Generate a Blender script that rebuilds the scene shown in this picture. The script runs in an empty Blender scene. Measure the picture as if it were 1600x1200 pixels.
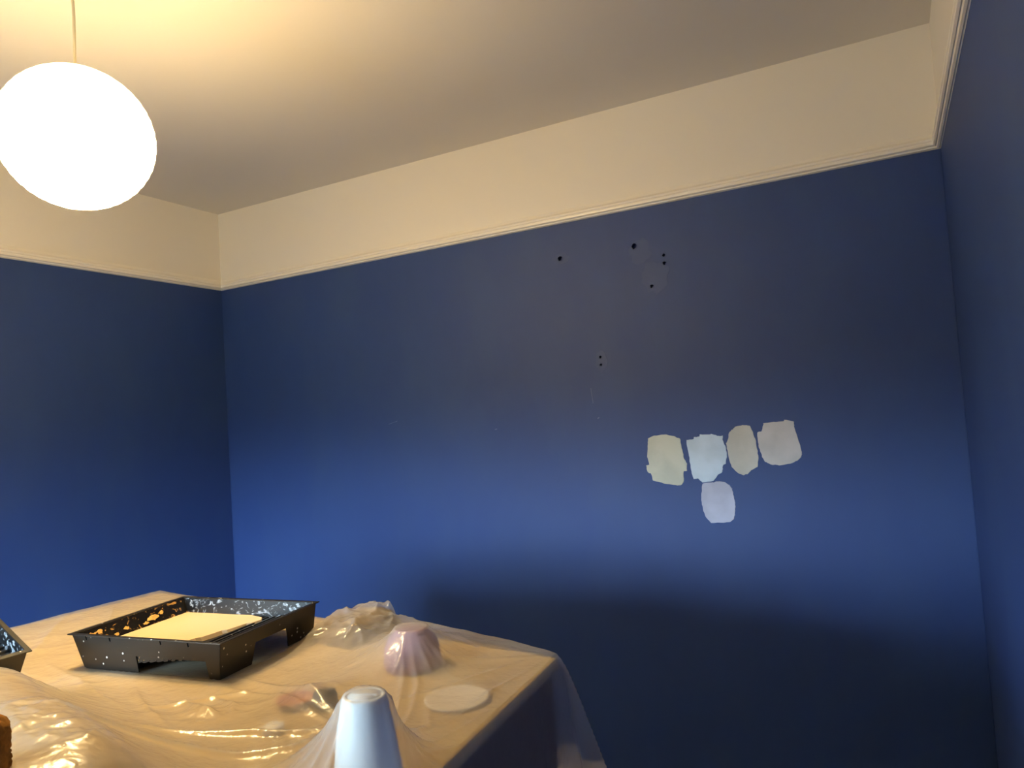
import bpy, bmesh, math, random
import numpy as np
from mathutils import Vector, Matrix

random.seed(7); rng = np.random.default_rng(7)
S = bpy.context.scene
COL = S.collection

# ------------------------------------------------------------------ camera
cam = bpy.data.cameras.new('camera'); camo = bpy.data.objects.new('camera', cam); COL.objects.link(camo)
cam.sensor_width = 36; cam.lens = 1125.58 / 1600 * 36; cam.clip_start = .02
right = Vector((.88261905, .46563637, -.06454758)); fwd = Vector((-.4635928, .88492593, .04458499)); up = Vector((.07788021, -.00942777, .99691815))
mw = Matrix((right, up, -fwd)).transposed().to_4x4(); mw.translation = (3.0054, -2.5836, 1.36133)
camo.matrix_world = mw
S.camera = camo

# ------------------------------------------------------------------ world: overcast sky over darker ground
LAMP = 2950.0
SKY = 142.0
w = bpy.data.worlds.new('sky'); S.world = w; w.use_nodes = True
nt = w.node_tree; nt.nodes.clear()
tc = nt.nodes.new('ShaderNodeTexCoord'); sep = nt.nodes.new('ShaderNodeSeparateXYZ')
rmp = nt.nodes.new('ShaderNodeValToRGB'); bg = nt.nodes.new('ShaderNodeBackground'); wo = nt.nodes.new('ShaderNodeOutputWorld')
nt.links.new(tc.outputs['Generated'], sep.inputs[0]); nt.links.new(sep.outputs[2], rmp.inputs[0])
rmp.color_ramp.elements[0].position = 0.0; rmp.color_ramp.elements[0].color = (.035, .037, .035, 1)
rmp.color_ramp.elements[1].position = .10; rmp.color_ramp.elements[1].color = (.60, .81, 1.0, 1)
nt.links.new(rmp.outputs[0], bg.inputs[0]); bg.inputs[1].default_value = SKY
nt.links.new(bg.outputs[0], wo.inputs[0])

WIN = (0.65, 1.80, 0.60, 1.62)          # window opening x0 x1 z0 z1 in the front wall
FRONT = -3.55
pl = bpy.data.lights.new('window_front_offscreen', 'AREA'); pl.shape = 'RECTANGLE'
pl.size = WIN[1] - WIN[0]; pl.size_y = WIN[3] - WIN[2]; pl.cycles.is_portal = True
po = bpy.data.objects.new('window_front_offscreen', pl); COL.objects.link(po)
po.location = ((WIN[0] + WIN[1]) / 2, FRONT - .10, (WIN[2] + WIN[3]) / 2); po.rotation_euler = (math.radians(90), 0, 0)

S.view_settings.view_transform = 'Standard'; S.view_settings.look = 'None'
S.view_settings.exposure = 0.0; S.view_settings.gamma = 1.0
try: S.view_settings.use_curve_mapping = False
except Exception: pass

# ------------------------------------------------------------------ helpers
def s2l(c): return tuple((v / 12.92 if v <= .04045 else ((v + .055) / 1.055) ** 2.4) for v in [x / 255 for x in c])
MATS = {}
def mat(name, rgb, rough=.5, spec=.5, noise=None, bump=None, metallic=0, coat=0, srgb=True):
    """rgb 0-255; noise=(scale, rgb2, lo, hi); bump=(scale, strength)"""
    m = bpy.data.materials.new(name); m.use_nodes = True; n = m.node_tree; b = n.nodes['Principled BSDF']
    c = s2l(rgb) if srgb else rgb
    b.inputs['Base Color'].default_value = (*c, 1); b.inputs['Roughness'].default_value = rough
    b.inputs['Specular IOR Level'].default_value = spec; b.inputs['Metallic'].default_value = metallic
    b.inputs['Coat Weight'].default_value = coat
    t = n.nodes.new('ShaderNodeTexCoord')
    if noise:
        nz = n.nodes.new('ShaderNodeTexNoise'); nz.inputs['Scale'].default_value = noise[0]; nz.inputs['Detail'].default_value = 5
        cr = n.nodes.new('ShaderNodeValToRGB'); cr.color_ramp.elements[0].position = noise[2]; cr.color_ramp.elements[1].position = noise[3]
        cr.color_ramp.elements[0].color = (*c, 1); cr.color_ramp.elements[1].color = (*s2l(noise[1]), 1)
        n.links.new(t.outputs['Object'], nz.inputs['Vector']); n.links.new(nz.outputs['Fac'], cr.inputs[0]); n.links.new(cr.outputs[0], b.inputs['Base Color'])
    if bump:
        nz = n.nodes.new('ShaderNodeTexNoise'); nz.inputs['Scale'].default_value = bump[0]; nz.inputs['Detail'].default_value = 3
        bp = n.nodes.new('ShaderNodeBump'); bp.inputs['Strength'].default_value = bump[1]; bp.inputs['Distance'].default_value = .002
        n.links.new(t.outputs['Object'], nz.inputs['Vector']); n.links.new(nz.outputs['Fac'], bp.inputs['Height']); n.links.new(bp.outputs[0], b.inputs['Normal'])
    MATS[name] = m
    return m

def link(name, me, m=None, parent=None, smooth=False):
    o = bpy.data.objects.new(name, me); COL.objects.link(o)
    if m is not None: me.materials.append(m)
    if parent is not None: o.parent = parent
    if smooth:
        for f in me.polygons: f.use_smooth = True
    return o
def mesh(name, vs, fs, m=None, parent=None, smooth=False, fix=True):
    me = bpy.data.meshes.new(name); me.from_pydata([tuple(v) for v in vs], [], fs); me.update()
    if fix:
        b = bmesh.new(); b.from_mesh(me); bmesh.ops.recalc_face_normals(b, faces=b.faces); b.to_mesh(me); b.free()
    return link(name, me, m, parent, smooth)
def empty(name, loc=(0, 0, 0), rot=(0, 0, 0)):
    o = bpy.data.objects.new(name, None); COL.objects.link(o); o.location = loc; o.rotation_euler = rot; o.empty_display_size = .05
    return o
def tag(o, label, cat=None, group=None):
    o['label'] = label
    if cat: o['category'] = cat
    if group: o['group'] = group
    return o
def struct(o): o['kind'] = 'structure'; return o
def boxes(name, bl, m, parent=None, bevel=0, seg=2):
    vs, fs = [], []
    for (x0, x1, y0, y1, z0, z1) in bl:
        k = len(vs)
        vs += [(x0, y0, z0), (x1, y0, z0), (x1, y1, z0), (x0, y1, z0), (x0, y0, z1), (x1, y0, z1), (x1, y1, z1), (x0, y1, z1)]
        fs += [[k + i for i in q] for q in ((3, 2, 1, 0), (4, 5, 6, 7), (0, 1, 5, 4), (1, 2, 6, 5), (2, 3, 7, 6), (3, 0, 4, 7))]
    o = mesh(name, vs, fs, m, parent)
    if bevel:
        md = o.modifiers.new('bevel', 'BEVEL'); md.width = bevel; md.segments = seg; md.limit_method = 'ANGLE'
    return o
def lathe(name, prof, m, parent=None, n=48, smooth=True, cap=True, loc=(0, 0, 0)):
    vs, fs = [], []
    for (r, z) in prof:
        for i in range(n):
            a = 2 * math.pi * i / n; vs.append((loc[0] + r * math.cos(a), loc[1] + r * math.sin(a), loc[2] + z))
    for k in range(len(prof) - 1):
        for i in range(n):
            j = (i + 1) % n; fs.append((k * n + i, k * n + j, (k + 1) * n + j, (k + 1) * n + i))
    if cap:
        if prof[0][0] > 1e-6: fs.append(tuple(range(n - 1, -1, -1)))
        if prof[-1][0] > 1e-6: fs.append(tuple(range((len(prof) - 1) * n, len(prof) * n)))
    return mesh(name, vs, fs, m, parent, smooth)
def tube(name, pts, r, m, parent=None, n=8, closed=False):
    pts = [Vector(p) for p in pts]; vs, fs = [], []
    N = len(pts)
    for k, p in enumerate(pts):
        a = pts[(k - 1) % N] if (closed or k > 0) else p
        b = pts[(k + 1) % N] if (closed or k < N - 1) else p
        t = (b - a).normalized(); u = t.orthogonal().normalized() if abs(t.z) > .95 else t.cross(Vector((0, 0, 1))).normalized()
        v = t.cross(u)
        for i in range(n):
            an = 2 * math.pi * i / n; vs.append(p + (u * math.cos(an) + v * math.sin(an)) * r)
    for k in range(N if closed else N - 1):
        q = (k + 1) % N
        for i in range(n): fs.append((k * n + i, k * n + (i + 1) % n, q * n + (i + 1) % n, q * n + i))
    if not closed: fs += [tuple(range(n - 1, -1, -1)), tuple(range((N - 1) * n, N * n))]
    return mesh(name, vs, fs, m, parent, True)

# ------------------------------------------------------------------ materials of the setting
def wall_paint():
    m = mat('navy_wall_paint', (31, 55, 112), .64, .55)
    n = m.node_tree; b = n.nodes['Principled BSDF']; t = n.nodes['Texture Coordinate'] if 'Texture Coordinate' in n.nodes else n.nodes.new('ShaderNodeTexCoord')
    # worn, chalky rubbed patches and brushy smears
    mp = n.nodes.new('ShaderNodeMapping'); mp.inputs['Scale'].default_value = (3.2, 3.2, 1.3); mp.inputs['Rotation'].default_value = (0, .5, 0)
    n1 = n.nodes.new('ShaderNodeTexNoise'); n1.inputs['Scale'].default_value = 1.3; n1.inputs['Detail'].default_value = 6; n1.inputs['Distortion'].default_value = .6
    r1 = n.nodes.new('ShaderNodeValToRGB'); r1.color_ramp.elements[0].position = .45; r1.color_ramp.elements[1].position = .75
    r1.color_ramp.elements[0].color = (*s2l((20, 51, 110)), 1); r1.color_ramp.elements[1].color = (*s2l((28, 57, 112)), 1)
    n.links.new(t.outputs['Object'], mp.inputs[0]); n.links.new(mp.outputs[0], n1.inputs['Vector']); n.links.new(n1.outputs['Fac'], r1.inputs[0]); n.links.new(r1.outputs[0], b.inputs['Base Color'])
    n2 = n.nodes.new('ShaderNodeTexNoise'); n2.inputs['Scale'].default_value = 260; n2.inputs['Detail'].default_value = 3
    n3 = n.nodes.new('ShaderNodeTexNoise'); n3.inputs['Scale'].default_value = 7; n3.inputs['Detail'].default_value = 4
    ad = n.nodes.new('ShaderNodeMath'); ad.operation = 'MULTIPLY_ADD'; ad.inputs[1].default_value = .25
    bp = n.nodes.new('ShaderNodeBump'); bp.inputs['Strength'].default_value = .22; bp.inputs['Distance'].default_value = .0015
    for q in (n2, n3): n.links.new(t.outputs['Object'], q.inputs['Vector'])
    n.links.new(n2.outputs['Fac'], ad.inputs[0]); n.links.new(n3.outputs['Fac'], ad.inputs[2]); n.links.new(ad.outputs[0], bp.inputs['Height']); n.links.new(bp.outputs[0], b.inputs['Normal'])
    return m
NAVY = wall_paint()
WHITE = mat('white_emulsion', (228, 224, 216), .85, .2, bump=(120, .08))
CEILW = mat('ceiling_emulsion', (222, 218, 212), .9, .2, bump=(90, .08))
RAILW = mat('white_gloss_trim', (236, 232, 224), .35, .5)
FLOORM = mat('floor_board', (84, 60, 40), .5, .4, noise=(6, (62, 44, 28), .35, .7))
FRAMEW = mat('window_white', (235, 235, 232), .4, .5)
def glassmat(name):
    m = bpy.data.materials.new(name); m.use_nodes = True; n = m.node_tree; n.nodes.clear()
    o = n.nodes.new('ShaderNodeOutputMaterial'); mx = n.nodes.new('ShaderNodeMixShader'); tr = n.nodes.new('ShaderNodeBsdfTransparent'); gl = n.nodes.new('ShaderNodeBsdfGlossy')
    gl.inputs['Roughness'].default_value = .02; tr.inputs[0].default_value = (.94, .96, .95, 1); mx.inputs[0].default_value = .06
    n.links.new(tr.outputs[0], mx.inputs[1]); n.links.new(gl.outputs[0], mx.inputs[2]); n.links.new(mx.outputs[0], o.inputs[0]); return m
GLASS = glassmat('window_glass')

# ------------------------------------------------------------------ room shell
FZ = -.12                                # floor level
W, H, RZ = 3.2, 2.5, 2.115               # width, ceiling height, height of the blue / white break
TH = .12
def wall(name, box_low, box_high):
    o = struct(boxes(name, box_low, NAVY)); f = boxes('frieze', box_high, WHITE, o); f['label'] = 'white painted frieze above the picture rail'
    return o
wb = wall('wall_back', [(-TH, W + TH, 0, TH, FZ, RZ)], [(-TH, W + TH, 0, TH, RZ, H)])
wl = wall('wall_left', [(-TH, 0, FRONT, 0, FZ, RZ)], [(-TH, 0, FRONT, 0, RZ, H)])
wr = wall('wall_right', [(W, W + TH, FRONT, 0, FZ, RZ)], [(W, W + TH, FRONT, 0, RZ, H)])
x0, x1, z0, z1 = WIN
wf = wall('wall_front', [(-TH, x0, FRONT - TH, FRONT, FZ, RZ), (x1, W + TH, FRONT - TH, FRONT, FZ, RZ), (x0, x1, FRONT - TH, FRONT, FZ, z0), (x0, x1, FRONT - TH, FRONT, z1, RZ)],
          [(-TH, W + TH, FRONT - TH, FRONT, RZ, H)])
fl = struct(boxes('floor', [(-TH, W + TH, FRONT - TH, TH, FZ - .08, FZ - .004)], FLOORM))
ce = struct(boxes('ceiling', [(-TH, W + TH, FRONT - TH, TH, H, H + .08)], CEILW))
nb = 24; bw = W / nb
pm = None
for i in range(nb):
    if pm is None:
        p = boxes('plank', [(0.001, bw - .001, FRONT, 0, FZ - .004, FZ)], FLOORM, fl); pm = p.data
    else:
        p = bpy.data.objects.new('plank', pm); COL.objects.link(p); p.parent = fl
    p.location = (i * bw, 0, 0)

# window in the front wall (behind the camera): it lets the daylight in
wn = struct(empty('window_1', ((x0 + x1) / 2, FRONT, z0)))
hw = (x1 - x0) / 2; hh = z1 - z0
boxes('window_frame', [(-hw, -hw + .05, -.1, -.04, 0, hh), (hw - .05, hw, -.1, -.04, 0, hh), (-hw, hw, -.1, -.04, 0, .05), (-hw, hw, -.1, -.04, hh - .05, hh), (-.025, .025, -.1, -.04, 0, hh)], FRAMEW, wn)
for sx in (-1, 1): boxes('pane', [(min(sx * .02, sx * (hw - .04)), max(sx * .02, sx * (hw - .04)), -.072, -.068, .04, hh - .04)], GLASS, wn)
boxes('window_sill', [(-hw - .06, hw + .06, 0, .14, -.035, 0)], FRAMEW, wn, .005)

# picture rail, mitred moulding round the room
prof = [(0, .050), (.008, .050), (.010, .045), (.012, .039), (.018, .033), (.023, .029), (.023, .023), (.020, .020), (.020, .017), (.0215, .0155), (.0205, .010), (.0155, .007), (.0145, .0085), (.0125, .007), (.0105, .0025), (.005, .0005), (.003, .002), (0, 0)]
def rail(name, A, B, nA, nB):
    """A,B corner points; nA/nB: inward mitre vectors (per unit protrusion)"""
    vs, fs = [], []
    for P, nn in ((A, nA), (B, nB)):
        for (d, z) in prof: vs.append((P[0] + nn[0] * d, P[1] + nn[1] * d, 2.1015 + z))
    k = len(prof)
    for i in range(k): fs.append((i, (i + 1) % k, k + (i + 1) % k, k + i))
    fs += [tuple(range(k)), tuple(range(2 * k - 1, k - 1, -1))]
    return struct(mesh(name, vs, fs, RAILW))
rail('trim_1', (0, 0), (W, 0), (1, -1), (-1, -1))
rail('trim_2', (0, FRONT), (0, 0), (1, 1), (1, -1))
rail('trim_3', (W, 0), (W, FRONT), (-1, -1), (-1, 1))
rail('trim_4', (W, FRONT), (0, FRONT), (-1, 1), (1, 1))
struct(boxes('baseboard_back', [(0, W, -.018, 0, FZ, FZ + .11)], RAILW, None, .004))
struct(boxes('baseboard_left', [(0, .018, FRONT, -.018, FZ, FZ + .11)], RAILW, None, .004))
struct(boxes('baseboard_right', [(W - .018, W, FRONT, -.018, FZ, FZ + .11)], RAILW, None, .004))
struct(boxes('baseboard_front', [(.018, W - .018, FRONT, FRONT + .018, FZ, FZ + .11)], RAILW, None, .004))

# rough paint ridges where two walls meet (cut-in lines)
def ridge(parent, x, y, dirx, colm, seed, name='paint_ridge'):
    r = random.Random(seed); vs, fs = [], []; N = 130
    for i in range(N + 1):
        z = 2.09 * i / N; wv = .0028 + .0022 * r.random()
        ys = y - .0012
        vs += [(x, ys, z), (x + dirx * wv, ys, z)]
        if i: k = 2 * i; fs.append((k - 2, k - 1, k + 1, k))
    o = mesh(name, vs, fs, colm, parent)
    md = o.modifiers.new('s', 'SOLIDIFY'); md.thickness = .0014
    return o
ridge(wb, .0015, 0, 1, NAVY, 3); ridge(wb, W - .0015, 0, -1, NAVY, 4)

# ------------------------------------------------------------------ paint swatches on the back wall
SW = {
 'a': ((182, 183, 170), 'greige test swatch with ragged sides beside the bluish white one', [(2.201, 1.247), (2.224, 1.257), (2.263, 1.26), (2.298, 1.253), (2.322, 1.24), (2.323, 1.215), (2.328, 1.198), (2.329, 1.171), (2.34, 1.151), (2.337, 1.125), (2.325, 1.123), (2.324, 1.088), (2.314, 1.074), (2.294, 1.073), (2.249, 1.081), (2.209, 1.092), (2.202, 1.119), (2.19, 1.123), (2.187, 1.148), (2.199, 1.15), (2.194, 1.18), (2.198, 1.22)]),
 'b': ((180, 195, 212), 'cold bluish white test swatch touching the lilac one below', [(2.342, 1.235), (2.368, 1.238), (2.37, 1.245), (2.39, 1.246), (2.393, 1.255), (2.43, 1.251), (2.433, 1.255), (2.453, 1.246), (2.472, 1.245), (2.471, 1.231), (2.478, 1.21), (2.482, 1.179), (2.476, 1.147), (2.465, 1.141), (2.461, 1.118), (2.446, 1.109), (2.428, 1.086), (2.388, 1.082), (2.375, 1.096), (2.358, 1.095), (2.352, 1.122), (2.348, 1.171), (2.344, 1.206)]),
 'c': ((180, 179, 174), 'narrow oval beige test swatch between bluish white and grey ones', [(2.508, 1.267), (2.519, 1.277), (2.542, 1.279), (2.567, 1.276), (2.573, 1.259), (2.581, 1.231), (2.585, 1.197), (2.586, 1.163), (2.582, 1.134), (2.558, 1.121), (2.547, 1.11), (2.533, 1.106), (2.519, 1.111), (2.505, 1.121), (2.494, 1.136), (2.487, 1.166), (2.483, 1.201), (2.481, 1.218), (2.487, 1.228), (2.494, 1.256)]),
 'd': ((182, 181, 184), 'wide pale grey test swatch nearest the wall corner', [(2.611, 1.282), (2.644, 1.285), (2.678, 1.285), (2.68, 1.291), (2.71, 1.284), (2.71, 1.267), (2.716, 1.233), (2.724, 1.2), (2.728, 1.18), (2.725, 1.163), (2.711, 1.151), (2.687, 1.141), (2.652, 1.136), (2.624, 1.14), (2.607, 1.15), (2.598, 1.167), (2.592, 1.193), (2.588, 1.218), (2.588, 1.247), (2.59, 1.252), (2.603, 1.254), (2.609, 1.272)]),
 'e': ((164, 166, 188), 'lilac grey test swatch on its own under the row', [(2.388, 1.08), (2.409, 1.083), (2.428, 1.084), (2.443, 1.087), (2.464, 1.085), (2.48, 1.075), (2.49, 1.062), (2.495, 1.034), (2.498, 1.004), (2.494, .974), (2.489, .953), (2.472, .942), (2.437, .941), (2.409, .939), (2.393, .957), (2.384, .982), (2.38, 1.013), (2.382, 1.043)]),
}
def slab(name, pts, y0, th, m, parent):
    """thin coat of paint on the back wall: outline in (x, z), edges feathered by a bevel"""
    n = len(pts); cx = sum(p[0] for p in pts) / n; cz = sum(p[1] for p in pts) / n
    vs = [(p[0], y0, p[1]) for p in pts] + [(cx + (p[0] - cx) * .985, y0 - th, cz + (p[1] - cz) * .985) for p in pts]
    fs = [tuple(range(n)), tuple(range(2 * n - 1, n - 1, -1))] + [(i, (i + 1) % n, n + (i + 1) % n, n + i) for i in range(n)]
    return mesh(name, vs, fs, m, parent)
def rag(pts, rr, sub=4, amp=.0012):
    out = []
    for i, p in enumerate(pts):
        q = pts[(i + 1) % len(pts)]
        for k in range(sub):
            t = k / sub; out.append((p[0] + (q[0] - p[0]) * t + rr.uniform(-amp, amp), p[1] + (q[1] - p[1]) * t + rr.uniform(-amp, amp)))
    return out
rr = random.Random(5)
for k, (c, lab, pts) in SW.items():
    c2 = tuple(int(v * .93) for v in c)
    m = mat('sample_paint_' + k, c, .55, .4, noise=(9, c2, .42, .62), bump=(60, .25))
    o = slab('paint_swatch', rag(pts, rr), .0005, .0015 + (.0006 if k == 'e' else 0), m, wb); o['label'] = lab
# filled holes and plugs left in the wall
def cut(o, parts):
    """bore the given (verts, faces) solids out of o"""
    vs, fs = [], []
    for v_, f_ in parts:
        k = len(vs); vs += v_; fs += [tuple(k + i for i in q) for q in f_]
    c = mesh('cutter', vs, fs); md = o.modifiers.new('cut', 'BOOLEAN'); md.operation = 'DIFFERENCE'; md.solver = 'EXACT'; md.object = c
    me = bpy.data.meshes.new_from_object(o.evaluated_get(bpy.context.evaluated_depsgraph_get())); o.modifiers.remove(md); o.data = me
    bpy.data.objects.remove(c)
BORES = []
for (x, z, r) in ((1.9, 1.966, .010), (2.203, 1.963, .010), (2.311, 1.912, .006), (2.311, 1.883, .007), (2.259, 1.806, .007), (2.038, 1.564, .0055), (2.039, 1.535, .0055)):
    pts = [(x + r * (1 + rr.uniform(-.25, .25)) * math.cos(a * math.pi / 6), z + r * (1 + rr.uniform(-.25, .25)) * math.sin(a * math.pi / 6)) for a in range(12)]
    n = 12; D = .022
    vs = [(p[0], 0, p[1]) for p in pts] + [(p[0], D, p[1]) for p in pts]
    fs = [(i, (i + 1) % n, n + (i + 1) % n, n + i) for i in range(n)] + [tuple(range(n, 2 * n))]
    lin = mesh('screw_hole', vs, fs, NAVY, wb, fix=False)
    BORES.append(([(p[0], -.01, p[1]) for p in pts] + [(p[0], D + .0004, p[1]) for p in pts], fs + [tuple(range(n - 1, -1, -1))]))
cut(wb, BORES)
FAINT = mat('touch_up_paint', (29, 57, 111), .6, .55, noise=(14, (24, 53, 110), .4, .65))
for (x, z, rx, rz) in ((1.905, 1.965, .035, .022), (2.225, 1.94, .04, .05), (2.275, 1.84, .05, .06), (2.04, 1.55, .024, .042)):
    pts = [(x + rx * (1 + rr.uniform(-.2, .2)) * math.cos(a * math.pi / 10), z + rz * (1 + rr.uniform(-.2, .2)) * math.sin(a * math.pi / 10)) for a in range(20)]
    cut(slab('touched_up_patch', pts, .0005, .0008, FAINT, wb), BORES)
SCR = mat('scuff_mark', (92, 104, 140), .7, .3)
for (a, b, wd) in (((1.99, 1.45), (1.995, 1.39), .0018), ((1.02, 1.36), (1.07, 1.372), .0018), ((1.56, 1.31), (1.57, 1.312), .003), ((2.01, 1.33), (2.018, 1.334), .003)):
    d = Vector((b[0] - a[0], b[1] - a[1])).normalized(); q = (-d.y * wd, d.x * wd)
    slab('scuff', [(a[0], a[1]), (b[0], b[1]), (b[0] + q[0], b[1] + q[1]), (a[0] + q[0], a[1] + q[1])], .0005, .001, SCR, wb)

# ------------------------------------------------------------------ paper lantern pendant
LC = Vector((1.4475, -1.6173, 2.0413)); LR = .156
lan = empty('pendant_lamp', LC); tag(lan, 'lit round white paper lantern hanging from the ceiling on a cord', 'lamp')
def lantern_mat():
    m = bpy.data.materials.new('lantern_paper'); m.use_nodes = True; n = m.node_tree; n.nodes.clear(); L = n.links.new
    o = n.nodes.new('ShaderNodeOutputMaterial'); tl = n.nodes.new('ShaderNodeBsdfTranslucent'); df = n.nodes.new('ShaderNodeBsdfDiffuse'); tr = n.nodes.new('ShaderNodeBsdfTransparent')
    tl.inputs[0].default_value = (.92, .90, .84, 1); df.inputs[0].default_value = (.92, .90, .84, 1)
    m1 = n.nodes.new('ShaderNodeMixShader'); m1.inputs[0].default_value = .65; L(df.outputs[0], m1.inputs[1]); L(tl.outputs[0], m1.inputs[2])
    m2 = n.nodes.new('ShaderNodeMixShader'); m2.inputs[0].default_value = .30; L(m1.outputs[0], m2.inputs[1]); L(tr.outputs[0], m2.inputs[2])
    L(m2.outputs[0], o.inputs[0]); return m
def bulb_mat():
    m = bpy.data.materials.new('lit_bulb'); m.use_nodes = True; n = m.node_tree; n.nodes.clear()
    o = n.nodes.new('ShaderNodeOutputMaterial'); e = n.nodes.new('ShaderNodeEmission'); e.inputs[0].default_value = (1.0, .70, .31, 1); e.inputs[1].default_value = LAMP
    n.links.new(e.outputs[0], o.inputs[0]); return m
LIT = lantern_mat()
prof2 = []; NR = 20; SUBN = 5
a0, a1 = math.radians(-76), math.radians(74)
for i in range(NR * SUBN + 1):
    a = a0 + (a1 - a0) * i / (NR * SUBN); ph = (i % SUBN) / SUBN
    rr_ = LR * (1 + .010 * math.sin(math.pi * ph))
    prof2.append((rr_ * math.cos(a), rr_ * math.sin(a) * .985))
shade = lathe('lamp_shade', prof2, LIT, lan, 72, True, False)
WIRE = mat('wire_rib', (150, 140, 95), .6, .3)
rings = []
for i in range(NR + 1):
    a = a0 + (a1 - a0) * i / NR
    rings.append((LR * 1.004 * math.cos(a), LR * 1.004 * math.sin(a) * .985))
vs, fs = [], []
for (r, z) in rings:
    base = len(vs); n = 72; q = .0007
    for i in range(n):
        an = 2 * math.pi * i / n
        for (dr, dz) in ((q, 0), (0, q), (-q, 0), (0, -q)): vs.append(((r + dr) * math.cos(an), (r + dr) * math.sin(an), z + dz))
    for i in range(n):
        j = (i + 1) % n
        for k in range(4): fs.append((base + i * 4 + k, base + i * 4 + (k + 1) % 4, base + j * 4 + (k + 1) % 4, base + j * 4 + k))
mesh('wire_ribs', vs, fs, WIRE, shade, True)
CORD = mat('cord_cream', (232, 222, 192), .45, .4)
top = LR * .97
tube('cord', [(0, 0, .03), (0, 0, top * .98), (.002, -.001, top + .04), (.006, -.003, top + .075), (.0065, -.003, top + .09), (.004, -.001, top + .12), (.001, 0, top + .17), (0, 0, H - LC.z - .03)], .0033, CORD, lan, 10)
lathe('ceiling_rose', [(0, -.001), (.045, 0), (.045, -.012), (.036, -.028), (.012, -.038), (0, -.038)], RAILW, lan, 40, True, False, (0, 0, H - LC.z))
lathe('lamp_holder', [(0, .02), (.018, .02), (.021, -.03), (.018, -.05), (0, -.05)], RAILW, lan, 24, True, False, (0, 0, .02))
lathe('bulb', [(0, .03), (.013, .03), (.015, .01), (.028, -.02), (.03, -.035), (.024, -.055), (.012, -.064), (0, -.066)], bulb_mat(), lan, 24, True, False, (0, 0, -.06))
tube('wire_spreader', [(-LR * .28, 0, top * .985), (0, 0, top * .93), (LR * .28, 0, top * .985)], .0012, WIRE, lan, 6)

# ------------------------------------------------------------------ table under the dust sheet
T = .9113
FR = Vector((2.423, -1.364)); FL = Vector((1.064, -1.186)); NRr = Vector((2.487, -2.32)); NL = Vector((.93, -2.22))
TOPM = mat('pale_laminate_top', (200, 174, 122), .5, .4, noise=(5, (188, 160, 108), .4, .7))
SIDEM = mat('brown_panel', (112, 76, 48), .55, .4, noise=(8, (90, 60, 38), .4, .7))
tab = empty('table', (1.73, -1.75, FZ)); tag(tab, 'brown panel-sided table with pale top, shrouded in clear plastic sheeting', 'table')
def quadprism(name, P, z0_, z1_, m, parent, bevel=.003):
    off = parent.location
    vs = [(p.x - off.x, p.y - off.y, z0_ - off.z) for p in P] + [(p.x - off.x, p.y - off.y, z1_ - off.z) for p in P]
    o = mesh(name, vs, [(3, 2, 1, 0), (4, 5, 6, 7), (0, 1, 5, 4), (1, 2, 6, 5), (2, 3, 7, 6), (3, 0, 4, 7)], m, parent)
    md = o.modifiers.new('b', 'BEVEL'); md.width = bevel; md.segments = 2
    return o
Q = [FL, NL, NRr, FR]
quadprism('tabletop', Q, T - .022, T, TOPM, tab)
cen = (FL + NL + NRr + FR) / 4
def inset(p, d): return p + (cen - p).normalized() * d
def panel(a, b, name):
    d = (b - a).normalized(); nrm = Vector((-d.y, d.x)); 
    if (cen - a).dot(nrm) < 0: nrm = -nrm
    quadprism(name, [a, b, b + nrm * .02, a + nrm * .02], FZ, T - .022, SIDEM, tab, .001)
QI = [inset(p, .012) for p in Q]
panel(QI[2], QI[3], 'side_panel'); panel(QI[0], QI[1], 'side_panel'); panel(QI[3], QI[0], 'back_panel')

# ------------------------------------------------------------------ things lying under the sheet
UND = []   # obstacles: function(X,Y)->height over table
def local(o, x, y): return (x, y, T)
# upturned white bottle / pot that props the sheet
BX, BY, BH = 2.4004, -1.8763, .118
BOTM = mat('white_bottle_plastic', (238, 240, 242), .4, .5)
bt = empty('white_pot', (BX, BY, T)); tag(bt, 'tapered white pot standing upright and poking up the plastic sheet', 'pot')
lathe('body', [(.0, 0), (.042, 0), (.044, .004), (.036, .07), (.0285, BH - .008), (.027, BH - .002), (.025, BH), (.0220, BH), (.0214, BH - .004), (.0206, BH - .004), (.0200, BH), (0, BH)], BOTM, bt, 48)
boxes('moulded_bar', [(-.017, .017, -.0012, .0012, BH - .001, BH + .0012)], BOTM, bt).rotation_euler.z = .3
# mauve jar
PX, PY, PH = 2.187, -1.487, .070
MAUVE = mat('mauve_ceramic', (156, 120, 134), .75, .4, noise=(14, (120, 78, 92), .5, .7))
jr = empty('mauve_jar', (PX, PY, T)); tag(jr, 'dusky mauve domed jar standing under the clear sheet near the table rear', 'jar')
lathe('body', [(0, 0), (.05, 0), (.053, .01), (.05, .038), (.043, .053), (.030, .065)], MAUVE, jr, 32)
lathe('lid', [(.032, .062), (.030, .067), (.018, PH), (0, PH)], MAUVE, jr, 32)
# flat disc
DX, DY = 2.352, -1.596
DISC = mat('disc_cream', (222, 208, 184), .45, .4)
dc = lathe('round_mat', [(0, 0), (.048, 0), (.052, .002), (.053, .005), (.049, .0065), (.046, .005), (0, .005)], DISC, None, 56, True, True, (0, 0, 0)); dc.location = (DX, DY, T)
tag(dc, 'small flat round cream mat lying under the plastic beside the table edge', 'mat')
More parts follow.
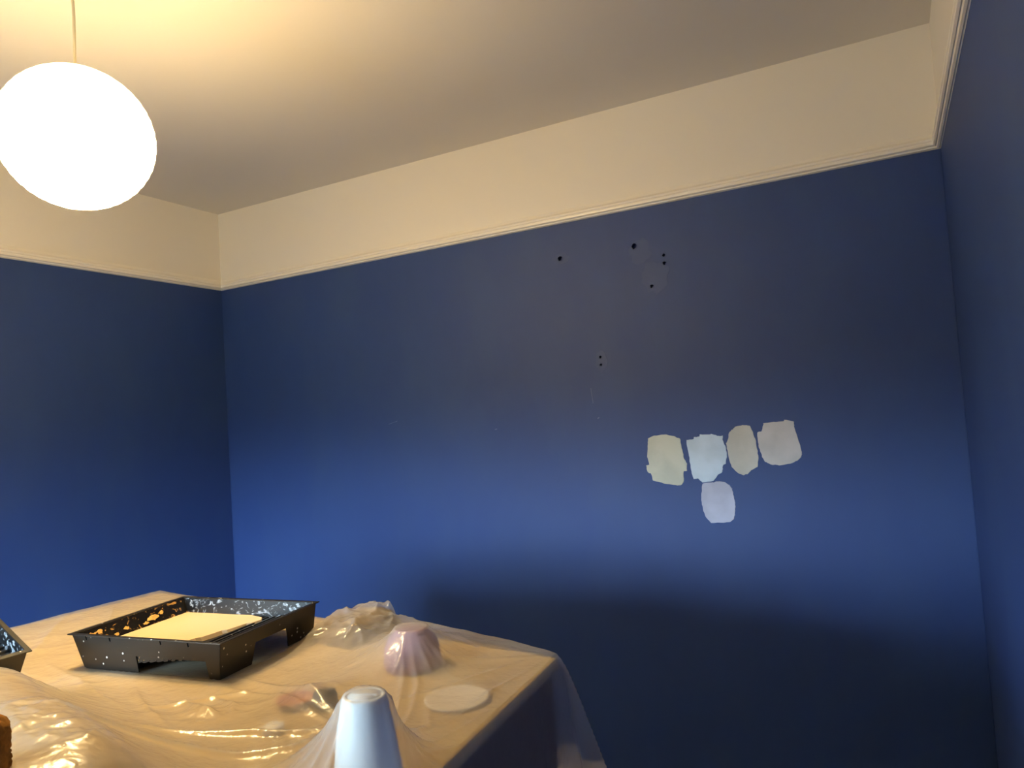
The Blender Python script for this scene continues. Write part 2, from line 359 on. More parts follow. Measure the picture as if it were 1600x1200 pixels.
# crumpled rag near the rear edge
RAGM = mat('tan_cloth', (132, 108, 70), .9, .1, noise=(26, (98, 80, 52), .4, .7))
GX, GY, GA = 1.950, -1.362, -.10
def rag_h(X, Y):
    dx, dy = X - GX, Y - GY; u = (dx * math.cos(GA) + dy * math.sin(GA)) / .062; v = (-dx * math.sin(GA) + dy * math.cos(GA)) / .075
    k = np.clip(1 - np.abs(u) ** 10, 0, 1) * np.clip(1 - np.abs(v) ** 10, 0, 1)
    return (.040 + .010 * v + .004 * np.sin(60 * dx + 20 * dy) + .003 * np.sin(75 * dy - 40 * dx)) * np.sqrt(k)
def heap(name, hf, cx, cy, ca, hx, hy, m, n=40):
    g = np.linspace(-1, 1, n); U, V = np.meshgrid(g, g, indexing='ij')
    XX = cx + U * hx * math.cos(ca) - V * hy * math.sin(ca); YY = cy + U * hx * math.sin(ca) + V * hy * math.cos(ca)
    ZT = hf(XX, YY) * .985
    vs = [(XX[i, j] - cx, YY[i, j] - cy, ZT[i, j] + .001) for i in range(n) for j in range(n)] + [(XX[i, j] - cx, YY[i, j] - cy, 0.0) for i in range(n) for j in range(n)]
    fs = []
    for i in range(n - 1):
        for j in range(n - 1):
            a, b, c, d = i * n + j, (i + 1) * n + j, (i + 1) * n + j + 1, i * n + j + 1
            fs += [(a, b, c, d), (d + n * n, c + n * n, b + n * n, a + n * n)]
    ed = [i * n for i in range(n)] + [(n - 1) * n + j for j in range(1, n)] + [i * n + n - 1 for i in range(n - 2, -1, -1)] + [j for j in range(n - 2, 0, -1)]
    for a, b in zip(ed, ed[1:] + ed[:1]): fs.append((a, b, b + n * n, a + n * n))
    o = mesh(name, vs, fs, m, None, True); o.location = (cx, cy, T); return o
tag(heap('cloth_bundle', rag_h, GX, GY, GA, .062, .075, RAGM), 'crumpled tan cloth bundle under creased sheeting behind the black tray', 'cloth')
# dark bottle cap, terracotta dish, white tube lying beside the pot
DARK = mat('charcoal_plastic', (34, 36, 40), .5, .4)
kb = lathe('dark_knob', [(0, 0), (.019, 0), (.021, .003), (.020, .02), (.017, .026), (.006, .028), (0, .028)], DARK, None, 28); kb.location = (2.160, -1.690, T)
tag(kb, 'small charcoal round knob lying under the sheet next to the white pot', 'knob')
TERRA = mat('terracotta', (176, 112, 66), .7, .2, noise=(20, (160, 92, 52), .4, .7))
td = lathe('terracotta_dish', [(0, 0), (.02, 0), (.030, .010), (.031, .012), (.028, .012), (.019, .004), (0, .004)], TERRA, None, 36); td.location = (2.105, -1.700, T)
tag(td, 'shallow orange brown dish blurred beneath the clear sheet', 'dish')
wt = lathe('white_puck', [(0, 0), (.015, 0), (.016, .002), (.016, .010), (.014, .012), (0, .012)], BOTM, None, 28); wt.location = (2.150, -1.79, T)
tag(wt, 'small white round puck under the sheet beside the orange brown dish', 'puck')
# cushion
CX, CY, CA = 1.925, -2.105, math.radians(-14); CHX, CHY, CHZ = .325, .155, .108
CUSH = mat('cream_cushion', (206, 180, 132), .8, .15, noise=(8, (194, 166, 116), .4, .7))
def cushion_h(X, Y):
    dx, dy = X - CX, Y - CY; u = (dx * math.cos(CA) + dy * math.sin(CA)) / CHX; v = (-dx * math.sin(CA) + dy * math.cos(CA)) / CHY
    k = np.clip(1 - np.abs(u) ** 8, 0, 1) * np.clip(1 - np.abs(v) ** 5, 0, 1)
    return CHZ * np.sqrt(k)
cu = heap('cushion', cushion_h, CX, CY, CA, CHX, CHY, CUSH)
tag(cu, 'flat cream cushion covered by crinkled plastic at the table front', 'cushion')

# ------------------------------------------------------------------ the plastic dust sheet: drape solved as a membrane over the things below
def vnoise(X, Y, sc, seed):
    r = np.random.default_rng(seed); G = r.random((64, 64))
    x = X * sc; y = Y * sc; xi = np.floor(x).astype(int); yi = np.floor(y).astype(int); fx = x - xi; fy = y - yi
    fx = fx * fx * (3 - 2 * fx); fy = fy * fy * (3 - 2 * fy)
    g_ = lambda a, b: G[a % 64, b % 64]
    return (g_(xi, yi) * (1 - fx) + g_(xi + 1, yi) * fx) * (1 - fy) + (g_(xi, yi + 1) * (1 - fx) + g_(xi + 1, yi + 1) * fx) * fy
def ridged(X, Y, sc, seed, ang=0, st=1):
    c, s = math.cos(ang), math.sin(ang); A = X * c + Y * s; B = (-X * s + Y * c) * st
    wx = vnoise(A, B, sc * .5, seed + 9) * .8 / sc
    return 1 - np.abs(2 * vnoise(A + wx, B + wx, sc, seed) - 1)
NS, NT = 430, 285
def plan(s, t):
    P = [(1 - s) * (1 - t) * FL[k] + s * (1 - t) * FR[k] + s * t * NRr[k] + (1 - s) * t * NL[k] for k in (0, 1)]
    return P[0], P[1]
sI = np.linspace(0, 1, NS); tI = np.linspace(0, 1, NT)
SG, TG = np.meshgrid(sI, tI, indexing='ij'); X, Y = plan(SG, TG)
Hm = np.full_like(X, .0025)
def disc(x, y, r, h):
    d = np.hypot(X - x, Y - y); return np.where(d < r, h, 0)
obs = [disc(DX, DY, .055, .008), cushion_h(X, Y) + .002 * (cushion_h(X, Y) > 0),
       disc(PX, PY, .033, PH + .002), disc(PX, PY, .046, .057), disc(PX, PY, .054, .04), disc(2.160, -1.690, .023, .030), disc(2.105, -1.70, .033, .014), disc(2.15, -1.79, .023, .016)]
rh = rag_h(X, Y); obs.append(np.where(rh > 0, rh + .003, 0))
rb = np.hypot(X - BX, Y - BY); obs.append(np.where(rb < .036, BH + .002 - np.clip(rb - .0255, 0, 1) * 1.6, 0))
# a rolled lip of sheet along the rear edge, right part
tt = np.clip((SG - .72) / .28, 0, 1)
obs.append(np.where((SG > .72) & (TG < .018), .026 * (1 - tt) ** .7 + .004, 0))
for o_ in obs: Hm = np.maximum(Hm, o_)
Z = Hm.copy(); G = 2.6e-6
trm = (np.abs((X - 1.687) * math.cos(.12) + (Y + 1.541) * math.sin(.12)) < .195) & (np.abs(-(X - 1.687) * math.sin(.12) + (Y + 1.541) * math.cos(.12)) < .148)
trm2 = (X < 1.575) & (Y < -1.77) & (Y > -2.11)
CAP = np.where(trm | trm2, .004, 9.0)
for it in range(1700):
    A = Z.copy(); A[1:-1, 1:-1] = .25 * (Z[2:, 1:-1] + Z[:-2, 1:-1] + Z[1:-1, 2:] + Z[1:-1, :-2]) - G
    A[0, :] = Hm[0, :]; A[-1, :] = Hm[-1, :]
    A[:, 0] = Hm[:, 0]; A[:, -1] = np.maximum(Hm[:, -1], A[:, -2])
    Z = np.minimum(np.maximum(Hm, A), CAP)
# taut creases running between the props, hand-laid as ridges
def crease(pts, h, wd):
    global Z
    P = np.array(pts, float); best = np.full_like(X, 9.); par = np.zeros_like(X); L = 0; seg = [0]
    for a, b in zip(P[:-1], P[1:]): seg.append(seg[-1] + np.hypot(*(b - a)))
    for k, (a, b) in enumerate(zip(P[:-1], P[1:])):
        d = b - a; q = np.clip(((X - a[0]) * d[0] + (Y - a[1]) * d[1]) / (d @ d), 0, 1)
        e = np.hypot(X - a[0] - q * d[0], Y - a[1] - q * d[1]); m_ = e < best
        best = np.where(m_, e, best); par = np.where(m_, (seg[k] + q * np.hypot(*d)) / seg[-1], par)
    Z = Z + h * np.exp(-(best / wd) ** 1.3) * np.clip(np.sin(np.pi * np.clip(par, .02, .98)) ** .5, 0, 1)
crease([(2.37, -1.86), (2.31, -1.86), (2.249, -1.875), (2.18, -1.91), (2.09, -1.96), (1.97, -2.03)], .010, .007)
crease([(2.37, -1.85), (2.28, -1.815), (2.162, -1.83), (2.05, -1.88), (1.99, -1.91)], .009, .006)
crease([(2.385, -1.845), (2.33, -1.73), (2.25, -1.60), (2.20, -1.53)], .006, .006)
crease([(2.395, -1.845), (2.35, -1.73), (2.28, -1.60), (2.21, -1.52)], .004, .005)
crease([(2.375, -1.86), (2.25, -1.75), (2.10, -1.685), (1.92, -1.65)], .008, .010)
crease([(2.37, -1.865), (2.24, -1.77), (2.08, -1.71), (1.93, -1.69)], .005, .006)
crease([(1.771, -1.753), (1.85, -1.80), (1.925, -1.835), (2.00, -1.86)], .006, .008)
crease([(1.90, -1.825), (1.95, -1.74), (2.00, -1.68)], .006, .006)
crease([(1.92, -1.77), (1.97, -1.785), (2.05, -1.80)], .010, .012)
crease([(1.95, -1.735), (2.02, -1.75), (2.06, -1.79)], .006, .006)
crease([(1.45, -1.72), (1.62, -1.76), (1.80, -1.83), (1.90, -1.86)], .004, .008)
crease([(1.10, -1.35), (1.30, -1.50), (1.48, -1.70)], .004, .01)
crease([(1.05, -1.45), (1.25, -1.62), (1.42, -1.76)], .004, .012)
crease([(1.20, -1.24), (1.33, -1.40), (1.42, -1.52)], .003, .01)
crease([(2.41, -1.38), (2.36, -1.48), (2.33, -1.57), (2.26, -1.72)], .0025, .006)
crease([(2.415, -1.39), (2.40, -1.55), (2.40, -1.72)], .002, .004)
crease([(2.415, -1.385), (2.32, -1.46), (2.25, -1.52)], .003, .008)
crease([(2.41, -1.38), (2.30, -1.42), (2.24, -1.45)], .003, .006)
crease([(2.42, -1.84), (2.42, -1.72), (2.44, -1.60)], .002, .004)
crease([(2.40, -1.84), (2.385, -1.72), (2.34, -1.66)], .003, .005)
for k in range(26):
    a = rng.uniform(0, 2 * math.pi); l = rng.uniform(.07, .17); d_ = rng.uniform(-.2, .2)
    crease([(BX + .031 * math.cos(a), BY + .031 * math.sin(a)), (BX + .6 * l * math.cos(a + d_ / 2), BY + .6 * l * math.sin(a + d_ / 2)), (BX + l * math.cos(a + d_), BY + l * math.sin(a + d_))], rng.uniform(.002, .006), rng.uniform(.0025, .0045))
for k in range(14):
    a = rng.uniform(0, 2 * math.pi); l = rng.uniform(.08, .13)
    crease([(PX + .04 * math.cos(a), PY + .04 * math.sin(a)), (PX + l * math.cos(a), PY + l * math.sin(a))], rng.uniform(.0015, .004), .004)
for k in range(26):
    x = rng.uniform(1.89, 2.06); y = rng.uniform(-1.47, -1.28); a = rng.uniform(0, math.pi); l = rng.uniform(.03, .06)
    crease([(x - l * math.cos(a), y - l * math.sin(a)), (x + .3 * l * math.sin(a), y), (x + l * math.cos(a), y + l * math.sin(a))], rng.uniform(.002, .007), .0055)
# fine crinkle
def blob(x, y, r): return np.exp(-(((X - x) ** 2 + (Y - y) ** 2) / r ** 2) ** 2)
crk = np.clip(blob(2.06, -2.06, .06) + blob(2.13, -2.055, .045) + blob(1.98, -2.035, .05) + .8 * blob(1.76, -1.95, .06) + .9 * blob(1.95, -1.38, .10) + .8 * blob(2.02, -1.79, .05) + .9 * blob(2.25, -1.84, .06) + .5 * blob(2.28, -1.40, .08) + .6 * blob(2.08, -1.42, .06), 0, 1)
fine = ridged(X, Y, 30, 1, .4, 1.4) * .6 + ridged(X, Y, 62, 2, -.3, 1.3) * .35 + ridged(X, Y, 110, 3) * .2
off_top = np.clip(1 - np.hypot(X - BX, Y - BY) / .034, 0, 1) > 0
Z = Z + np.where(off_top, 0, crk * fine * .0065)
Z = Z + np.where(off_top, 0, .0030 * ridged(X, Y, 4, 11, .9, 3.0) + .0014 * ridged(X, Y, 7, 12, -.35, 2.5) + .0004 * ridged(X, Y, 16, 14, .5, 2.5))
Z = np.where(trm | trm2, np.minimum(Z, .0045), Z)
# skirts hanging over the four edges
EM = 100; STEP = .01
vs = []; idx = {}
def top_pt(i, j): return X[i, j], Y[i, j], T + Z[i, j]
u_n = {'l': Vector((-1, 0)), 'r': Vector((1, .07)).normalized(), 'f': Vector((.13, .99)).normalized(), 'n': Vector((-.06, -1)).normalized()}
FLARE = {'l': .10, 'r': .10, 'f': .16, 'n': .10}
NI, NJ = NS + 2 * EM, NT + 2 * EM
PV = np.zeros((NI, NJ, 3))
rows = np.concatenate([-np.arange(EM, 0, -1), np.arange(NS), NS - 1 + np.arange(1, EM + 1)])
cols = np.concatenate([-np.arange(EM, 0, -1), np.arange(NT), NT - 1 + np.arange(1, EM + 1)])
for a, i in enumerate(rows):
    ic = min(max(i, 0), NS - 1); eu = (ic - i if i < 0 else i - ic) * STEP; nu = u_n['l'] if i < 0 else u_n['r']; fu = FLARE['l'] if i < 0 else FLARE['r']
    for b, j in enumerate(cols):
        jc = min(max(j, 0), NT - 1); ev = (jc - j if j < 0 else j - jc) * STEP; nv = u_n['f'] if j < 0 else u_n['n']; fv = FLARE['f'] if j < 0 else FLARE['n']
        x, y, z = top_pt(ic, jc)
        if eu or ev:
            drop = (eu ** 4 + ev ** 4) ** .25; kk = max(eu, ev)
            r0 = 1 - math.exp(-kk / .02)
            sarc = x * 1.0 + y * 1.3
            rip = (.010 * math.sin(31 * sarc + 1.2) + .012 * math.sin(13.7 * sarc) + .005 * math.sin(71 * sarc)) * min(drop * 2.2, 1)
            fo = .008 * r0
            if eu: x += nu.x * (fu * eu + fo + (rip if not ev else 0)); y += nu.y * (fu * eu + fo + (rip if not ev else 0))
            if ev: x += nv.x * (fv * ev + fo + (rip if not eu else 0)); y += nv.y * (fv * ev + fo + (rip if not eu else 0))
            if eu and ev:
                cr = min(eu, ev) / max(eu, ev); x += (nu.x + nv.x) * .10 * drop * cr; y += (nu.y + nv.y) * .10 * drop * cr
            z = max(z - drop * .985, FZ + .012 + .004 * math.sin(9 * (x + y)))
        PV[a, b] = (x, y, z)
vs = PV.reshape(-1, 3)
ai = np.arange(NI * NJ).reshape(NI, NJ)
fs = np.stack([ai[:-1, 1:], ai[1:, 1:], ai[1:, :-1], ai[:-1, :-1]], -1).reshape(-1, 4)
me = bpy.data.meshes.new('dust_sheet'); me.from_pydata(vs.tolist(), [], fs.tolist()); me.update()
def sheet_mat():
    m = bpy.data.materials.new('clear_polythene'); m.use_nodes = True; n = m.node_tree; n.nodes.clear(); N_ = n.nodes.new; L = n.links.new
    o = N_('ShaderNodeOutputMaterial'); tr = N_('ShaderNodeBsdfTransparent'); tr.inputs[0].default_value = (.97, .965, .95, 1)
    df = N_('ShaderNodeBsdfDiffuse'); df.inputs[0].default_value = (.80, .79, .78, 1)
    tl = N_('ShaderNodeBsdfTranslucent'); tl.inputs[0].default_value = (.80, .79, .78, 1)
    gl = N_('ShaderNodeBsdfGlossy'); gl.inputs['Roughness'].default_value = .24
    t = N_('ShaderNodeTexCoord'); nz = N_('ShaderNodeTexNoise'); nz.inputs['Scale'].default_value = 34; nz.inputs['Detail'].default_value = 4; nz.inputs['Distortion'].default_value = 1.2
    bp = N_('ShaderNodeBump'); bp.inputs['Strength'].default_value = .32; bp.inputs['Distance'].default_value = .004
    # crumple creases: warped cell edges, two sizes
    wv = N_('ShaderNodeVectorMath'); wv.operation = 'MULTIPLY_ADD'; wv.inputs[1].default_value = (.05, .05, .05); nw = N_('ShaderNodeTexNoise'); nw.inputs['Scale'].default_value = 9
    L(t.outputs['Object'], nw.inputs['Vector']); L(nw.outputs['Color'], wv.inputs[0]); L(t.outputs['Object'], wv.inputs[2])
    sm = nz.outputs['Fac']
    L(t.outputs['Object'], nz.inputs['Vector'])
    for sc_, am in ((14, .8), (37, .5), (90, .3)):
        vo = N_('ShaderNodeTexVoronoi'); vo.feature = 'F1'; vo.inputs['Scale'].default_value = sc_; L(wv.outputs[0], vo.inputs['Vector'])
        ma = N_('ShaderNodeMath'); ma.operation = 'MULTIPLY_ADD'; ma.inputs[1].default_value = am; L(vo.outputs['Distance'], ma.inputs[0]); L(sm, ma.inputs[2]); sm = ma.outputs[0]
    L(sm, bp.inputs['Height'])
    for s in (df, tl, gl): L(bp.outputs[0], s.inputs['Normal'])
    lw = N_('ShaderNodeLayerWeight'); lw.inputs['Blend'].default_value = .25
    hz = N_('ShaderNodeMixShader'); hz.inputs[0].default_value = .5; L(df.outputs[0], hz.inputs[1]); L(tl.outputs[0], hz.inputs[2])
    rf = N_('ShaderNodeBsdfRefraction'); rf.inputs['IOR'].default_value = 1.04; rf.inputs['Roughness'].default_value = .32; rf.inputs['Color'].default_value = (.95, .94, .92, 1)
    mt = N_('ShaderNodeMixShader'); mt.inputs[0].default_value = .38; L(tr.outputs[0], mt.inputs[1]); L(rf.outputs[0], mt.inputs[2])
    m1 = N_('ShaderNodeMixShader'); mr = N_('ShaderNodeMapRange'); mr.inputs['To Min'].default_value = .13; mr.inputs['To Max'].default_value = .52; L(lw.outputs['Facing'], mr.inputs[0])
    L(mr.outputs[0], m1.inputs[0]); L(mt.outputs[0], m1.inputs[1]); L(hz.outputs[0], m1.inputs[2])
    lf = N_('ShaderNodeLayerWeight'); lf.inputs['Blend'].default_value = .5; L(bp.outputs[0], lf.inputs['Normal'])
    pw = N_('ShaderNodeMath'); pw.operation = 'POWER'; pw.inputs[1].default_value = 4.0; L(lf.outputs['Facing'], pw.inputs[0])
    fm = N_('ShaderNodeMapRange'); fm.inputs['To Min'].default_value = .05; fm.inputs['To Max'].default_value = .60; L(pw.outputs[0], fm.inputs[0])
    m2 = N_('ShaderNodeMixShader'); L(fm.outputs[0], m2.inputs[0]); L(m1.outputs[0], m2.inputs[1]); L(gl.outputs[0], m2.inputs[2]); L(m2.outputs[0], o.inputs[0])
    return m
sheet = link('dust_sheet', me, sheet_mat(), None, True)
tag(sheet, 'clear crinkled polythene dust sheet draped over the table', 'dust sheet')

# ------------------------------------------------------------------ paint trays
def splat_mat():
    m = mat('splattered_black_plastic', (16, 15, 14), .33, .5)
    n = m.node_tree; b = n.nodes['Principled BSDF']; t = [q for q in n.nodes if q.type == 'TEX_COORD'][0]; L = n.links.new
    # fine white flecks
    v = n.nodes.new('ShaderNodeTexVoronoi'); v.inputs['Scale'].default_value = 70; v.inputs['Randomness'].default_value = 1
    r = n.nodes.new('ShaderNodeValToRGB'); r.color_ramp.elements[0].position = .10; r.color_ramp.elements[1].position = .17; r.color_ramp.elements[0].color = (1, 1, 1, 1); r.color_ramp.elements[1].color = (0, 0, 0, 1)
    nz = n.nodes.new('ShaderNodeTexNoise'); nz.inputs['Scale'].default_value = 22; nz.inputs['Detail'].default_value = 2
    rn = n.nodes.new('ShaderNodeValToRGB'); rn.color_ramp.elements[0].position = .45; rn.color_ramp.elements[1].position = .53
    mu = n.nodes.new('ShaderNodeMath'); mu.operation = 'MULTIPLY'
    L(t.outputs['Object'], v.inputs['Vector']); L(t.outputs['Object'], nz.inputs['Vector']); L(v.outputs['Distance'], r.inputs[0]); L(nz.outputs['Fac'], rn.inputs[0]); L(r.outputs[0], mu.inputs[0]); L(rn.outputs[0], mu.inputs[1])
    mx = n.nodes.new('ShaderNodeMix'); mx.data_type = 'RGBA'; mx.inputs[6].default_value = (*s2l((20, 18, 16)), 1); mx.inputs[7].default_value = (*s2l((205, 203, 196)), 1)
    L(mu.outputs[0], mx.inputs[0]); L(mx.outputs[2], b.inputs['Base Color']); return m
def smear_mat(lo, hi, rgb):
    m = mat('smeared_black_plastic', (16, 16, 17), .3, .5)
    n = m.node_tree; b = n.nodes['Principled BSDF']; t = [q for q in n.nodes if q.type == 'TEX_COORD'][0]; L = n.links.new
    mp = n.nodes.new('ShaderNodeMapping'); mp.inputs['Scale'].default_value = (1, 1, 1.6); mp.inputs['Rotation'].default_value = (.5, .4, .6)
    nz = n.nodes.new('ShaderNodeTexNoise'); nz.inputs['Scale'].default_value = 42; nz.inputs['Detail'].default_value = 6; nz.inputs['Distortion'].default_value = 2.2
    r = n.nodes.new('ShaderNodeValToRGB'); r.color_ramp.elements[0].position = lo; r.color_ramp.elements[1].position = hi; r.color_ramp.elements[0].color = (*s2l((18, 19, 22)), 1); r.color_ramp.elements[1].color = (*s2l(rgb), 1)
    L(t.outputs['Object'], mp.inputs[0]); L(mp.outputs[0], nz.inputs['Vector']); L(nz.outputs['Fac'], r.inputs[0]); L(r.outputs[0], b.inputs['Base Color']); return m
SPLAT = splat_mat(); SMEAR = smear_mat(.55, .70, (168, 174, 182)); SMEARW = smear_mat(.60, .70, (190, 150, 88))
CREAM = mat('wet_cream_paint', (200, 178, 144), .3, .5, bump=(25, .12))
TL, TW, TH_ = .377, .285, .0695          # rim length, rim width, height
TA0, TA1, TB = .028, .008, .005          # inward taper from rim to foot: well end, ramp end, long sides
def plate(vs, fs, poly, nrm, th):
    k = len(vs); n = len(poly); nv = Vector(nrm) * th
    vs += [Vector(p) for p in poly] + [Vector(p) + nv for p in poly]
    fs += [tuple(k + i for i in range(n)), tuple(k + n + i for i in range(n - 1, -1, -1))] + [(k + i, k + (i + 1) % n, k + n + (i + 1) % n, k + n + i) for i in range(n)]
def tapered(a, b, z):
    """point on the tapered wall: a,b in rim coordinates 0..1 edges pulled inwards with depth"""
    k = 1 - z / TH_
    return (TA0 * k + a * (TL - (TA0 + TA1) * k), TB * k + b * (TW - 2 * TB * k), z)
def make_tray(full=True):
    root = empty('paint_tray')
    # outer long sides with the cut-away between well and foot
    NT_ = .034
    side = [(0, TH_), (0, .006), (.02, 0), (.40, 0), (.42, .003), (.425, NT_), (.905, NT_), (.93, 0), (1, 0), (1, TH_)]
    for bb in (0, 1):
        vs, fs = [], []
        poly = [tapered(a, bb, z) for a, z in side]
        plate(vs, fs, poly, (0, (1 if bb == 0 else -1) * .0022, 0), 1); sw = mesh('side_wall', vs, fs, SPLAT, root); nl = []
        for a in (.10, .27, .62, .80):
            p = tapered(a, bb, TH_ - .006); sy = -1 if bb == 0 else 1; v_, f_ = [], []
            plate(v_, f_, [(p[0] - .004, p[1] + sy * .004, p[2] + .0035), (p[0] + .004, p[1] + sy * .004, p[2] + .0035), (p[0] + .0015, p[1] + sy * .004, p[2] - .0045), (p[0] - .0015, p[1] + sy * .004, p[2] - .0045)], (0, -sy * .0061, 0), 1)
            nl.append((v_, f_))
        cut(sw, nl)
    # far end (ramp end): two feet with a gap
    vs, fs = [], []
    plate(vs, fs, [tapered(1, b, z) for b, z in [(0, TH_), (0, 0), (.30, 0), (.335, .042), (.665, .042), (.70, 0), (1, 0), (1, TH_)]], (-.0022, 0, 0), 1); mesh('end_wall', vs, fs, SPLAT, root)
    vs, fs = [], []
    plate(vs, fs, [tapered(0, b, z) for b, z in [(0, TH_), (0, .004), (.02, 0), (.98, 0), (1, .004), (1, TH_)]], (.0022, 0, 0), 1); mesh('end_wall', vs, fs, SPLAT, root)
    # inner faces, smeared with paint
    e = .0026
    def inner(a0, b0, a1_, b1, zb, nx, ny, m):
        vs, fs = [], []
        q = lambda a, b, z: Vector(tapered(a, b, z)) + Vector((nx, ny, 0)) * e
        plate(vs, fs, [q(a0, b0, TH_ - .001), q(a0, b0, zb[0]), q(a1_, b1, zb[1]), q(a1_, b1, TH_ - .001)], Vector((nx, ny, 0)) * .0008, 1)
        o = mesh('inner_lining', vs, fs, m, root); return o
    inner(0.012, 1, .988, 1, (.004, .045), 0, -1, SMEAR); inner(0.012, 0, .988, 0, (.004, .045), 0, 1, SMEARW)
    inner(0, .015, 0, .985, (.004, .004), 1, 0, SMEARW); inner(1, .015, 1, .985, (.045, .045), -1, 0, SMEAR)
    # floor of the well and the ribbed ramp, one moulding
    vs, fs = [], []; pr = [(.030, .004), (.150, .004)]
    nrib = 11; aA, aB = .164, .362
    for i in range(nrib):
        f0 = i / nrib; f1 = (i + 1) / nrib; zz = lambda f: .022 + .011 * f / .55 if f < .55 else .033 + .014 * (f - .55) / .45; rh_ = .0022 if f0 < .36 else .0058
        A0 = aA + (aB - aA) * f0; st = (aB - aA) / nrib
        pr += [(A0, zz(f0)), (A0 + st * .45, zz(f0) + .001), (A0 + st * .60, zz(f0) + rh_), (A0 + st * .92, zz(f1) + rh_ * .75)]
    pr += [(TL - .006, .0485)]
    k = len(pr)
    for bside in (0, 1):
        for (a, z) in pr:
            q = TB * (1 - z / TH_) + .002; vs.append((a, q if bside == 0 else TW - q, z))
    for bside in (0, 1):
        for (a, z) in pr:
            q = TB * (1 - z / TH_) + .002; vs.append((a, q if bside == 0 else TW - q, z - .0025))
    for i in range(k - 1):
        fs += [(i, i + 1, k + i + 1, k + i), (2 * k + i + 1, 2 * k + i, 3 * k + i, 3 * k + i + 1)]
    for base in (0, k):
        for i in range(k - 1): fs.append((base + i, base + i + 1, base + 2 * k + i + 1, base + 2 * k + i))
    mesh('ribbed_ramp', vs, fs, SPLAT if full else SMEAR, root)
    # rolled rim
    vs, fs = [], []
    o1, i1 = .006, .004
    ring = [(-o1, -o1), (TL + o1, -o1), (TL + o1, TW + o1), (-o1, TW + o1)]; rin = [(i1, i1), (TL - i1, i1), (TL - i1, TW - i1), (i1, TW - i1)]
    for z in (TH_ - .0012, TH_ + .0012):
        vs += [(*p, z) for p in ring] + [(*p, z) for p in rin]
    for i in range(4):
        j = (i + 1) % 4
        fs += [(8 + i, 8 + j, 12 + j, 12 + i), (i, 4 + i, 4 + j, j), (i, j, 8 + j, 8 + i), (4 + i, 12 + i, 12 + j, 4 + j)]
    o = mesh('rim', vs, fs, SPLAT, root); md = o.modifiers.new('b', 'BEVEL'); md.width = .001; md.segments = 2
    if full:
        # pool of paint lying level in the well, its edge stepped by the ribs
        zt = .037; st = (aB - aA) / nrib; pts = []
        q = TB * (1 - zt / TH_) + .004; q0 = TA0 * (1 - zt / TH_) + .0036
        pts += [(q0, q), (q0, TW - q)]
        steps = 5
        for i in range(steps):
            b1 = TW - q - (TW - 2 * q) * i / steps; b0 = TW - q - (TW - 2 * q) * (i + 1) / steps
            ax = .256 - i * st * .98
            if i == 0: pts += [(ax - .05, TW - q), (ax - .012, b1 - .012), (ax, b1 - .028)]
            else: pts += [(ax + .003, b1 - .004)]
            pts += [(ax, (b0 + b1) / 2), (ax - .006, b0 + .002)]
        vs = [(a, b, zt) for a, b in pts] + [(a + (.004 if a > .1 else 0), b, zt - (.008 if a > .1 else .002)) for a, b in pts]; n = len(pts)
        fs = [tuple(range(n - 1, -1, -1)), tuple(range(n, 2 * n))] + [(i, (i + 1) % n, n + (i + 1) % n, n + i) for i in range(n)]
        po_ = mesh('paint_pool', vs, fs, CREAM, root); po_['label'] = 'level pool of cream paint'
        # dried cream dabs on the inner end wall
        r3 = random.Random(2); DAB = mat('dried_cream_paint', (216, 176, 104), .5, .4)
        for (b, z, sx, sz) in ((.035, .052, .016, .010), (.055, .058, .006, .004), (.185, .050, .014, .006), (.165, .044, .008, .003), (.115, .048, .005, .004), (.09, .043, .006, .003), (.21, .055, .007, .004)):
            vs, fs = [], []; qx = TA0 * (1 - z / TH_) + .0034; n = 16
            poly = [(qx + .0006 - (TA0 / TH_) * sz * math.sin(t_ * math.pi / 8), b + sx * (1 + r3.uniform(-.55, .4)) * math.cos(t_ * math.pi / 8), z + sz * (1 + r3.uniform(-.5, .3)) * math.sin(t_ * math.pi / 8)) for t_ in range(n)]
            plate(vs, fs, poly, (.0012, 0, 0), 1); mesh('dried_dab', vs, fs, DAB, root)
    return root
ang = math.radians(6.8)
tr1 = make_tray(True); tag(tr1, 'black paint tray holding cream paint, standing level on the sheeted table', 'paint tray')
tr1.rotation_euler = (0, 0, ang)
cx0, cy0 = 1.6885, -1.548
tr1.location = (cx0 - (TL / 2 * math.cos(ang) - TW / 2 * math.sin(ang)), cy0 - (TL / 2 * math.sin(ang) + TW / 2 * math.cos(ang)), T + .0025)
tr2 = make_tray(False); tag(tr2, 'empty white-smeared black paint tray tipped up on a tin', 'paint tray')
A_ = Vector((1.541, -1.808, T + .0715)); bdir = Vector((.0758, .9971, 0)); ph = math.radians(21)
pr_ = Vector((-.9971, .0758, 0)); e1 = pr_ * math.cos(ph) + Vector((0, 0, 1)) * math.sin(ph)
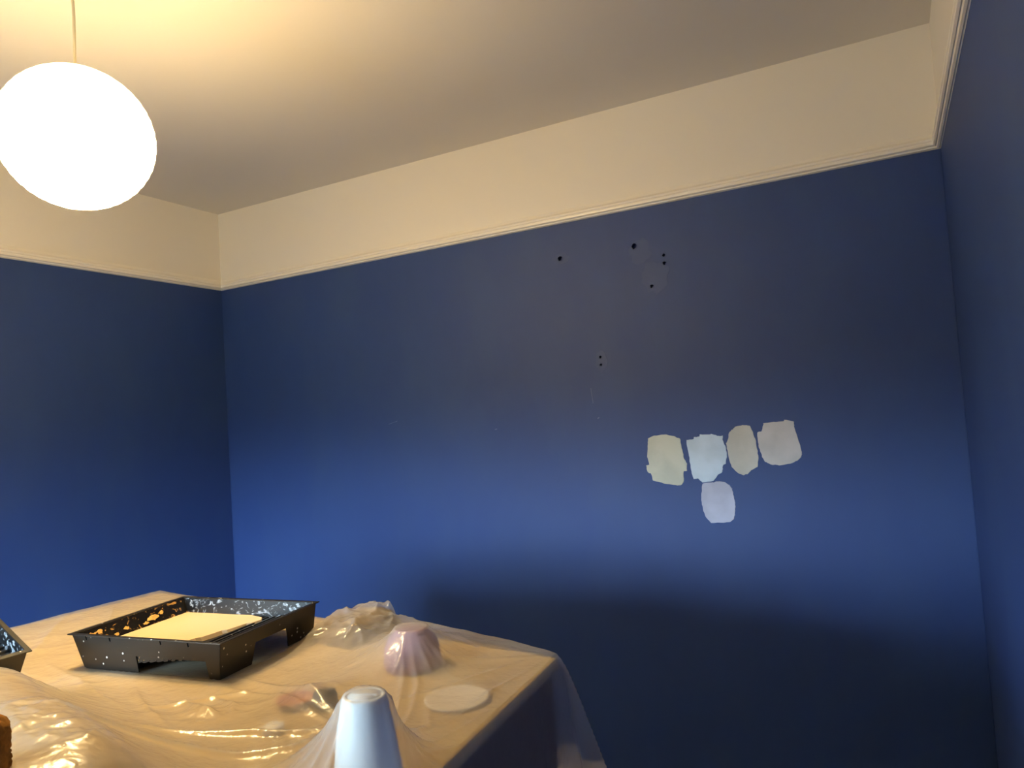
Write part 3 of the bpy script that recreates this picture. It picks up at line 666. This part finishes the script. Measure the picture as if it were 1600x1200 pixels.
adir = -e1; nd = adir.cross(bdir)
org = A_ - adir * TL - bdir * TW - nd * TH_
mw = Matrix((adir, bdir, nd)).transposed().to_4x4(); mw.translation = org; tr2.matrix_world = mw
TINM = mat('tin_metal', (190, 190, 186), .3, .5, metallic=1); TINL = mat('tin_label', (225, 222, 214), .5, .4)
tin = empty('paint_tin', (1.33, -1.93, T + .004)); tag(tin, 'small metal paint tin propping up the empty tray', 'paint tin')
lathe('can', [(0, 0), (.05, 0), (.052, .003), (.05, .006), (.05, .105), (.052, .108), (.05, .112), (.044, .112), (.043, .107), (0, .107)], TINM, tin, 40).scale.z = .60
lathe('label_band', [(.0503, .012), (.0507, .014), (.0507, .098), (.0503, .1)], TINL, tin, 40, True, False).scale.z = .60

# ------------------------------------------------------------------ paint roller at the front
FUZZ = mat('golden_brown_fleece', (176, 118, 48), .95, .1, noise=(60, (120, 82, 36), .35, .7), bump=(140, .9))
ro = empty('paint_roller', (2.124, -2.168, T + .099)); tag(ro, 'stubby fuzzy golden brown roller sleeve standing upright on the crinkled sheet', 'roller')
def fuzzy(prof, n=60, amp=.0016):
    r4 = random.Random(8); vs, fs = [], []
    for (r, z) in prof:
        for i in range(n):
            an = 2 * math.pi * i / n; q = r + (r4.uniform(-amp, amp) if r > .01 else 0); vs.append((q * math.cos(an), q * math.sin(an), z + (r4.uniform(-amp, amp) * .6 if 0 < z else 0)))
    for k in range(len(prof) - 1):
        for i in range(n):
            j = (i + 1) % n; fs.append((k * n + i, k * n + j, (k + 1) * n + j, (k + 1) * n + i))
    return vs, fs
vs, fs = fuzzy([(.012, 0), (.022, .0005), (.0265, .005)] + [(.0275, .008 + .0025 * i) for i in range(18)] + [(.0265, .056), (.024, .061), (.019, .065), (.013, .066), (.012, .064), (.012, .05)])
mesh('sleeve', vs, fs, FUZZ, ro, True)
lathe('end_cap', [(.0, .040), (.0118, .040), (.0118, .060), (.010, .062), (.004, .062), (.0035, .058), (0, .058)], DARK, ro, 24)

print('objects', len(bpy.data.objects))
